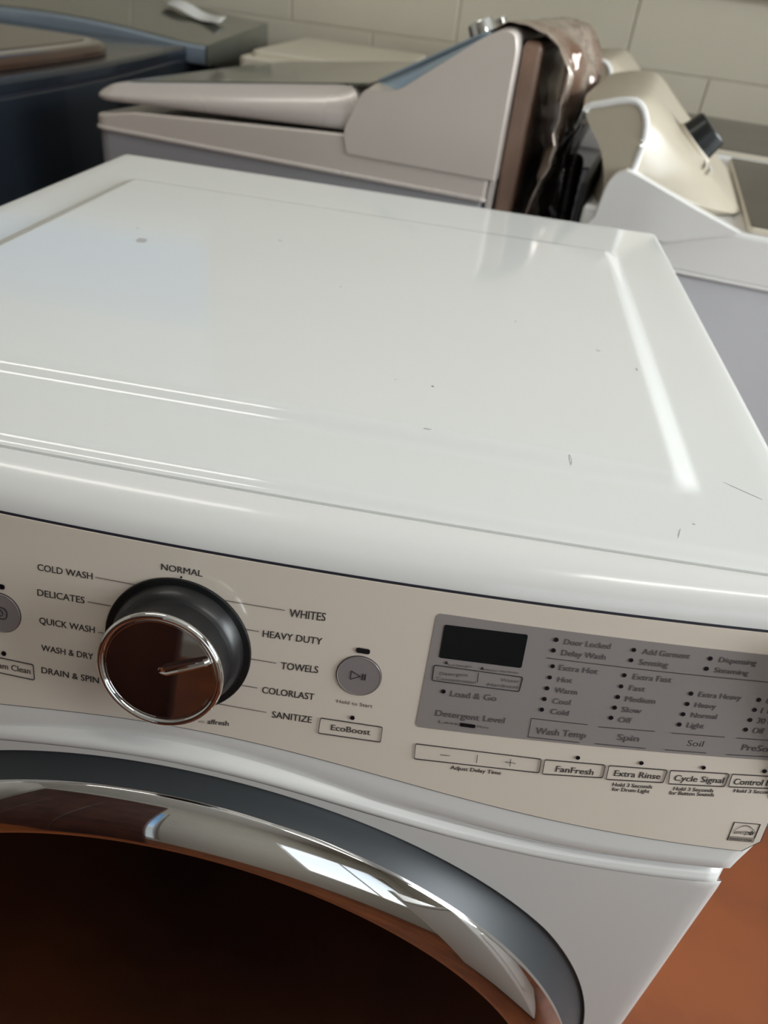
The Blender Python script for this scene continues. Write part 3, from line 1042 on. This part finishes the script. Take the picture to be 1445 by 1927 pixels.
# lid
lo_ = rounded([(0, .004), (.458, .004), (.487, .01), (.487, DW - .01), (.458, DW - .004), (0, DW - .004)], [.045, .0, .0, .0, .0, .045], 8)
nn_ = []
for i in range(len(lo_)):
    a, b = lo_[i], lo_[(i + 1) % len(lo_)]
    L_ = math.hypot(b[0] - a[0], b[1] - a[1]); k = max(1, int(L_ / .03))
    nn_ += [(a[0] + (b[0] - a[0]) * t / k, a[1] + (b[1] - a[1]) * t / k) for t in range(k)]
def lidb(u, v): return .9755 + .0215 * max(0.0, u) / .46
def lidt(u, v): return .9990 + .063 * max(0.0, u) / .487
def lid_rings():
    R = []
    prof = [(.012, 0.0, 0), (.004, .0, .02), (.0005, .0, .12), (0, .0, .30), (.002, 0, .44), (.010, 0, .66), (.022, 0, .88), (.032, 0, .97), (.040, 0, 1.0)]
    for ins, _, t in prof:
        q = inset(nn_, ins)
        R.append([sv(u, v, lidb(u, v) * (1 - t) + lidt(u, v) * t) for u, v in q])
    return R
LR = lid_rings()
lid = mesh('lid', *rings(LR), SILVER_L, sil, auto=60)
go = rounded([(.045, .042), (.484, .042), (.484, DW - .042), (.045, DW - .042)], [.03, .003, .003, .03])
mesh('lid_glass', *slab(go, lambda u, v: lidt(u, v) - .003, lambda u, v: lidt(u, v) + .002, .0015, sv), TINT, lid)
# console: end profile extruded across the machine
pf = [(.470, .965), (.462, .996), (.478, 1.035), (.494, 1.063), (.50, 1.067), (.60, 1.118), (.672, 1.157), (.690, 1.166), (.706, 1.160), (.712, 1.140), (.712, .965)]
pf0 = [(.470, .965), (.462, .996), (.478, 1.033), (.491, 1.058), (.545, 1.064), (.606, 1.107), (.658, 1.144), (.685, 1.159), (.706, 1.158), (.712, 1.140), (.712, .965)]
pf = rounded(pf, [0, .008, 0, .006, .006, 0, .012, .012, .01, .01, 0], 3)
pf0 = rounded(pf0, [0, .008, 0, .006, .012, 0, .012, .012, .01, .01, 0], 3)
R = []
for v_, sc in ((.0, .985), (.004, 1.0), (.012, 1.0), (.025, 1.0), (.04, 1.0), (.055, 1.0), (.10, 1.0), (.35, 1.0), (.60, 1.0), (DW - .004, 1.0), (DW, .985)):
    w0 = smooth(.05, .0, v_)
    q_ = [(a[0] * (1 - w0) + b[0] * w0, a[1] * (1 - w0) + b[1] * w0) for a, b in zip(pf, pf0)]
    R.append([sv(.59 + (u - .59) * sc, v_, 1.05 + (z - 1.05) * sc) for u, z in q_])
cv, cf2 = rings(R)
nP = len(pf)
cfm = []
for q_ in cf2:
    um = sum(cv[i][0] for i in q_) / len(q_)
    seg = [i % nP for i in q_]
    on = len(q_) == 4 and min(q_) // nP >= 1 and all(.4975 < pf[i][0] < .678 and pf[i][1] > 1.06 for i in seg)
    cfm.append(1 if on else 0)
console = mesh('console', cv, cf2, SILVER, sil, auto=35, mats=[FACE], fm=cfm)
# console face plate and knobs
fd = Vector((.672 - .50, 1.157 - 1.067)).normalized(); fn_ = Vector((-fd.y, fd.x))
def cf_(s, v_, h): 
    return sv(.50 + fd.x * s + fn_.x * h, v_, 1.067 + fd.y * s + fn_.y * h)
def cplate(s0, s1, v0, v1, h0, h1, rr=.008):
    q = rounded([(s0, v0), (s1, v0), (s1, v1), (s0, v1)], rr, 4)
    return rings([[cf_(s, v_, h0) for s, v_ in q], [cf_(s, v_, h1 - .001) for s, v_ in q], [cf_(s, v_, h1) for s, v_ in inset(q, .001)]])
mesh('face_plate', *cplate(-.004, .188, .040, DW - .012, -.001, .0035, .02), FACE, console)
def knob_on(name, P, N, r, h, m1, m2, par):
    N = Vector(N).normalized(); a = N.cross(Vector((0, 0, 1)))
    a.normalize(); b = N.cross(a)
    v, f = lathe([(r * 1.05, 0), (r, h * .2), (r * .9, h * .9), (r * .82, h), (r * .5, h)], P, a, b, N, 28, True)
    k_ = mesh(name, v, f, m1, par, auto=40)
    return k_
Nn = Vector(sv(fn_.x, 0, fn_.y)) - SO
for s_, v_, r_ in ((.14, .20, .024), (.15, .32, .012)):
    knob_on('knob', cf_(s_, v_, .003), Nn, r_, .026, CHROME, CHROME, console)
# back cover of the console, seen edge on, and side edge strip
v, f = slab(rounded([(.713, .03), (.742, .035), (.742, DW - .03), (.713, DW - .03)], .008), .50, 1.150, .012, sv)
mesh('back_cover', v, f, BROWNP, sil)
mesh('corner_strip', *slab([(.7055, .004), (.7125, .004), (.7125, .02), (.7055, .02)], .50, .985, .001, sv), SILVER_L, sil)
for sx in (.06, .64):
    for yy in (.06, .64):
        mesh('foot', *lathe([(.02, 0), (.02, .012), (.012, .014), (.012, .022)], sv(sx, yy, 0), (1, 0, 0), (0, 1, 0), (0, 0, 1), 16, True), RUBBER, sil)

# clear wrapping film crumpled over the back of the champagne washer
rnd = random.Random(5)
from mathutils import noise as mn
def film(u, t):
    y = .02 + .62 * u
    # draped profile: over the top then down the back
    prof = [(.664, 1.154), (.688, 1.168), (.715, 1.169), (.745, 1.162), (.764, 1.145), (.780, 1.115), (.786, 1.07), (.780, 1.02), (.768, .96), (.764, .90), (.768, .84), (.766, .78)]
    q = t * (len(prof) - 1); i = min(int(q), len(prof) - 2); fr = q - i
    x = prof[i][0] * (1 - fr) + prof[i + 1][0] * fr; z = prof[i][1] * (1 - fr) + prof[i + 1][1] * fr
    n_ = mn.noise_vector(Vector((x * 14, y * 16, z * 14)))
    n2 = mn.noise_vector(Vector((x * 42, y * 38, z * 40)))
    am = .018 * smooth(.2, .4, t) + .003
    rg = abs(mn.noise(Vector((x * 10, y * 22, z * 7)))) 
    return sv(x + n_.x * am + n2.x * .006 * min(1, t * 3) + rg * .012 * min(1, t * 2), y + n_.y * .012, z + n_.z * am * .8 + n2.z * .005 * min(1, t * 3 + .2))
v, f = grid(70, 60, film)
fo = mesh('protective_film', v, f, FILM, sil, auto=30)
sm = fo.modifiers.new('thickness', 'SOLIDIFY'); sm.thickness = .0012
fo['label'] = 'crumpled glossy protective film'

# black drain hoses hanging between the machine backs
def corr_hose(path, r, label):
    P = []
    import itertools
    pts = [Vector(p) for p in path]
    # Catmull-Rom
    out = []
    for i in range(len(pts) - 1):
        p0, p1, p2, p3 = pts[max(i - 1, 0)], pts[i], pts[i + 1], pts[min(i + 2, len(pts) - 1)]
        for k in range(24):
            t = k / 24
            out.append(.5 * ((2 * p1) + (p2 - p0) * t + (2 * p0 - 5 * p1 + 4 * p2 - p3) * t * t + (3 * p1 - p0 - 3 * p2 + p3) * t ** 3))
    rr = [r * (1 + .10 * (i % 3 == 0)) for i in range(len(out))]
    o = mesh('drain_hose', *tube(out, rr, 14), RUBBER, None, auto=30)
    return tag(o, label, 'hose')
corr_hose([(.285, 1.22, .02), (.280, 1.19, .40), (.272, 1.15, .74), (.262, 1.10, .90), (.262, 1.14, .975), (.275, 1.22, .94), (.282, 1.28, .70), (.288, 1.31, .3), (.292, 1.33, .02)], .012, 'black ribbed drain hose looping up behind the ivory console')

# ------------------------------------------------------------------ ivory-and-white top-loaders on the right
WX0, WX1 = .268, 1.00
def build_right(y0, label, group):
    t = empty('top_load_washer', ((WX0 + WX1) / 2, y0 + .33, 0), label, 'washing machine')
    po = rounded([(WX0, y0 + .006), (WX1, y0 + .006), (WX1, y0 + .66), (WX0, y0 + .66)], [.01, .03, .03, .01])
    mesh('cabinet', *slab(po, .02, .886, .004), PALE, t)
    mesh('gap_backing', *box(WX0 - .012, WX0 - .001, y0 + .012, y0 + .645, .06, .985, .003), BLACKG, t)  # black plate added so the gap between the machines stays dark
    # deck: overhanging band with a groove beneath
    po = rounded([(WX0 - .002, y0), (WX1 + .006, y0), (WX1 + .006, y0 + .664), (WX0 - .002, y0 + .664)], [.01, .04, .04, .01])
    mesh('deck_lip', *slab(po, .888, .893, .002, bb=.002), WHITE, t)
    dkm = mesh('deck', *slab(inset(po, .002), .893, .9595, .008, bb=.003), WHITE, t)
    # dark glass lid with its frame
    lo2 = rounded([(.5015, y0 + .012), (.955, y0 + .012), (.955, y0 + .652), (.505, y0 + .652)], [.01, .03, .03, .01])
    ld = mesh('lid', *slab(lo2, .9600, .9680, .003), IVORY, t)
    mesh('lid_glass', *slab(inset(lo2, .003), .966, .9694, .001), TINT_D, ld)
    # console: loft of end profiles running across the machine
    yb = y0 + .0
    def sec(y, P, rr):
        return [(x, y, z) for x, z in P]
    # profile order: back foot, back mid, back upper, back top, top, front top, face upper, face mid, face low, tip, base
    A = [(.286, .930), (.287, .945), (.289, .965), (.292, .990), (.300, 1.006), (.310, 1.013), (.322, 1.0145), (.365, 1.001), (.425, .981), (.493, .9605), (.40, .930)]
    B = [(.290, .930), (.289, .985), (.273, 1.030), (.238, 1.076), (.262, 1.090), (.302, 1.098), (.322, 1.078), (.327, 1.045), (.324, 1.010), (.3235, .995), (.31, .930)]
    C = [(.282, .930), (.277, .990), (.262, 1.035), (.225, 1.082), (.250, 1.097), (.306, 1.104), (.335, 1.092), (.380, 1.055), (.435, 1.012), (.499, .9625), (.42, .930)]
    mid = [((b[0] * .45 + c[0] * .55), (b[1] * .5 + c[1] * .5)) for b, c in zip(B, C)]
    def blend(P, Q, k): return [(p[0] * (1 - k) + q[0] * k, p[1] * (1 - k) + q[1] * k) for p, q in zip(P, Q)]
    seq = [(0.016, blend(B, C, .0), 0), (.020, blend(B, C, .03), 0), (.028, blend(B, C, .16), 0), (.045, blend(B, C, .45), 0), (.07, blend(B, C, .75), 0), (.10, blend(B, C, .93), 0), (.14, C, 0), (.33, C, 0), (.52, C, 0), (.56, blend(B, C, .93), 0), (.59, blend(B, C, .75), 0), (.62, blend(B, C, .4), 0), (.644, B, 0)]
    def fine(P, n=4):
        # smooth closed profile
        out = []
        m = len(P)
        for i in range(m):
            p0, p1, p2, p3 = [Vector(P[(i + k) % m]) for k in (-1, 0, 1, 2)]
            for k in range(n):
                s = k / n
                if i >= m - 2 : q = p1 * (1 - s) + p2 * s
                elif i in (7, 8): q = p1 * (1 - s) + p2 * s
                else: q = .5 * ((2 * p1) + (p2 - p0) * s + (2 * p0 - 5 * p1 + 4 * p2 - p3) * s * s + (3 * p1 - p0 - 3 * p2 + p3) * s ** 3)
                out.append(tuple(q))
        return out
    R = [[(x, y0 + d, z) for x, z in fine(P)] for d, P, _ in seq]
    cn = mesh('console', *rings(R), IVORY_F, t, auto=38)
    # near and far end caps: low wedges with a rolled top edge
    for dd, sgn in ((0.0, 1), (.66, -1)):
        AA = fine(A)
        R = []
        for k, (d, sc) in enumerate(((0, .97), (.002, .992), (.006, 1.0), (.022, 1.0), (.026, .985))):
            R.append([(.36 + (x - .36) * sc, y0 + dd + sgn * (d - .004), .95 + (z - .95) * sc) for x, z in AA])
        mesh('end_cap', *rings(R), IVORY if False else WHITE, t, auto=45)
    # rounded rim of the hump's end
    BB = fine(B)
    mesh('console_rim', *tube([(x, y0 + .018, z) for x, z in BB[12:36]], .005, 8), WHITE, cn)
    # knobs on the sloping face
    fx, fz = Vector((.499 - .335, .9625 - 1.092)).normalized()
    N = Vector((-fz, 0, fx)).normalized()
    N = Vector((-fz, 0, fx))
    if N.z < 0: N = -N
    for d_, s_, r_, h_ in ((.185, .086, .033, .030),):
        px = Vector((.335 + fx * s_, y0 + d_, 1.092 + fz * s_))
        kb = knob_on('knob', px + N * .004, N, r_, h_, BLACKG, BLACKG, cn)
        a = N.cross(Vector((0, 1, 0))); a.normalize(); b = N.cross(a)
        v, f = lathe([(r_ * 1.12, -.004), (r_ * 1.12, .004), (r_ * 1.0, .006)], px, a, b, N, 28, True)
        mesh('knob_collar', v, f, IVORY, cn, auto=40)
    # printed caption plate on the face
    for (s0, s1, d0, d1) in ((.115, .120, .10, .22), (.126, .130, .10, .17)):
        q = [(s0, d0), (s1, d0), (s1, d1), (s0, d1)]
        P = [Vector((.335 + fx * s, y0 + d, 1.092 + fz * s)) for s, d in q]
        mesh('caption_strip', [tuple(p + N * .0005) for p in P] + [tuple(p + N * .0012) for p in P], [(0, 1, 2, 3)[::-1], (4, 5, 6, 7), (0, 1, 5, 4), (1, 2, 6, 5), (2, 3, 7, 6), (3, 0, 4, 7)], WHITE, cn, smooth=False)
    for sx in (WX0 + .06, WX1 - .06):
        for yy in (y0 + .06, y0 + .6):
            mesh('foot', *lathe([(.02, 0), (.02, .012), (.012, .014), (.012, .022)], (sx, yy, 0), (1, 0, 0), (0, 1, 0), (0, 0, 1), 16, True), RUBBER, t)
    return t
wr1 = build_right(.905, 'white top-loading washer with ivory hump console, nearest on the right', None)
pv = Vector((.499, .905, 0))
dv = Vector(wr1.location) - pv
wr1.location = pv + Vector((dv.x * math.cos(AL) + dv.y * math.sin(AL), -dv.x * math.sin(AL) + dv.y * math.cos(AL), 0))
wr1.rotation_euler = (0, 0, -AL)


def copy_tree(o, parent=None):
    c = o.copy(); COL.objects.link(c)
    c.parent = parent
    for ch in o.children: copy_tree(ch, c)
    return c
wr2 = copy_tree(wr1); wr2.location.x += .02; wr2.location.y += .74
wr2['label'] = 'white top-loading washer in the back row, only its ivory console top showing'

# ------------------------------------------------------------------ dark slate washer, far left
dw = empty('top_load_washer', (-1.1, 1.55, 0), 'dark slate top-loading washer with bronze glass lid and blue-silver console trim', 'washing machine')
po = rounded([(-1.46, 1.02), (-.745, 1.02), (-.745, 2.12), (-1.46, 2.12)], [.05, .05, .02, .02])
def bow(poly):
    out = []
    for i in range(len(poly)):
        a, b = poly[i], poly[(i + 1) % len(poly)]
        L_ = math.hypot(b[0] - a[0], b[1] - a[1]); k = max(1, int(L_ / .05))
        out += [(a[0] + (b[0] - a[0]) * t / k, a[1] + (b[1] - a[1]) * t / k) for t in range(k)]
    return [(x + (.02 * math.sin(PI * max(0, min(1, (y - 1.02) / .9))) if x > -1.0 else 0), y) for x, y in out]
po = bow(po)
mesh('cabinet', *slab(po, .02, .953, .004), NAVY, dw)
mesh('cabinet_seam', *slab(inset(po, .003), .952, .958, .001), SEAM, dw)
mesh('deck', *slab(po, .958, .983, .010, bb=.003), NAVY, dw)
lo3 = bow(rounded([(-1.40, 1.08), (-.79, 1.08), (-.79, 1.72), (-1.40, 1.72)], [.06, .06, .16, .02], 10))
ld = mesh('lid', *slab(lo3, .983, 1.006, .014, bb=.003), BROWNGL, dw)
mesh('lid_frame', *slab(inset(lo3, .03), 1.0055, 1.008, .002), CHROME, ld)
mesh('lid_window', *slab(inset(lo3, .045), 1.007, 1.0095, .001), BROWNGL, ld)
# console trim: a long band that bends down towards the right
def dband(u, t):
    x = -1.46 + .767 * u
    zt = 1.004 + .018 * math.sin(PI * min(1, u * 1.1)) - .016 * u
    th = .034 + .012 * u + .006 * math.sin(PI * u)
    P = [(2.05, zt - th), (2.032, zt - th + .003), (2.028, zt - th * .6), (2.030, zt - .006), (2.036, zt - .001), (2.05, zt)]
    q = P[int(round(t * 5))]
    return (x, q[0], q[1])
v, f = grid(30, 6, dband)
cn = mesh('console_trim', v, f, BLUEM, dw)
def dtop(u, t):
    x = -1.46 + .767 * u + .05 * t * u
    zt = 1.004 + .018 * math.sin(PI * min(1, u * 1.1)) - .016 * u
    return (x, 2.05 + .42 * t, zt + .002 + .045 * t)
v, f = grid(30, 8, dtop)
v2, f2 = rings([[dtop(0, 0), dtop(1, 0), dtop(1, 1), dtop(0, 1)], [tuple(Vector(dtop(*p)) - Vector((0, 0, .05 + .03 * p[1]))) for p in ((0, 0), (1, 0), (1, 1), (0, 1))]], False, True)
ct = mesh('console', *join((v, f), (v2, f2)), TINT, dw)
mesh('cabinet_back', *box(-1.46, -.70, 2.12, 2.50, .02, .955, .01), NAVY, dw)
for sx in (-1.4, -.82):
    for yy in (1.1, 2.0):
        mesh('foot', *lathe([(.02, 0), (.02, .012), (.012, .014), (.012, .022)], (sx, yy, 0), (1, 0, 0), (0, 1, 0), (0, 0, 1), 16, True), RUBBER, dw)
# folded paper lying on the slate console
def pap(u, t):
    x = -.94 + .20 * u; y = 2.34 + .09 * t - .30 * u * .25
    uu = (x + 1.46) / (.767 + .05 * .5)
    zt = 1.004 + .018 * math.sin(PI * min(1, uu * 1.1)) - .016 * uu
    return (x, y, zt + .010 + .045 * (y - 2.05) / .42 + .012 * abs(t - .4) + .006 * math.sin(u * 7))
v, f = grid(14, 6, pap)
pa_ = mesh('paper_sheet', v, f, PAPER, None)
pa_.modifiers.new('thickness', 'SOLIDIFY').thickness = .0008
tag(pa_, 'white folded paper sheet lying on the dark slate console', 'paper')

# ------------------------------------------------------------------ white washer in the back row behind the champagne one
bw_ = empty('top_load_washer', (-.2, 2.2, 0), 'cream-white washer in the back row behind the champagne washer, lid seam showing', 'washing machine')
mesh('cabinet', *box(-.56, .14, 1.93, 2.56, .02, .965, .01), PALE, bw_)
mesh('deck', *slab(rounded([(-.565, 1.92), (.145, 1.92), (.145, 2.565), (-.565, 2.565)], .02), .966, .990, .008), IVORY, bw_)
mesh('lid', *slab(rounded([(-.54, 1.95), (-.14, 1.95), (-.14, 2.54), (-.54, 2.54)], .02), .990, 1.004, .006), IVORY, bw_)
mesh('console', *slab(rounded([(-.08, 1.94), (.13, 1.94), (.13, 2.55), (-.08, 2.55)], .015), .990, lambda u, v: 1.005 + .25 * (u + .08), .006), SILVER, bw_)
for sx in (-.5, .08):
    for yy in (2.0, 2.5):
        mesh('foot', *lathe([(.02, 0), (.02, .012), (.012, .014), (.012, .022)], (sx, yy, 0), (1, 0, 0), (0, 1, 0), (0, 0, 1), 16, True), RUBBER, bw_)

# ------------------------------------------------------------------ unseen white dryer, added for its white reflection in the chrome ring
dr = empty('reflection_dryer', (1.25, -.75, 0), 'added plain white dryer out of view, giving the chrome ring its white reflection', 'clothes dryer')
mesh('cabinet', *box(.93, 1.58, -1.08, -.42, .02, .90, .012), WHITE, dr)
mesh('top_panel', *slab(rounded([(.925, -1.085), (1.585, -1.085), (1.585, -.415), (.925, -.415)], .02), .901, .925, .008), WHITE, dr)
mesh('console', *box(.93, 1.58, -1.08, -.98, .926, 1.06, .015), WHITE, dr)
mesh('door', *slab(rounded([(1.03, .25), (1.48, .25), (1.48, .72), (1.03, .72)], .04), 0, .018, .006, lambda u, v, z: (u, -.419 + z, v)), WHITE, dr)
mesh('handle', *box(1.44, 1.46, -.402, -.385, .42, .56, .004), GREYB, dr)
for sx in (1.0, 1.51):
    for yy in (-1.0, -.5):
        mesh('foot', *lathe([(.02, 0), (.02, .012), (.012, .014), (.012, .022)], (sx, yy, 0), (1, 0, 0), (0, 1, 0), (0, 0, 1), 16, True), RUBBER, dr)
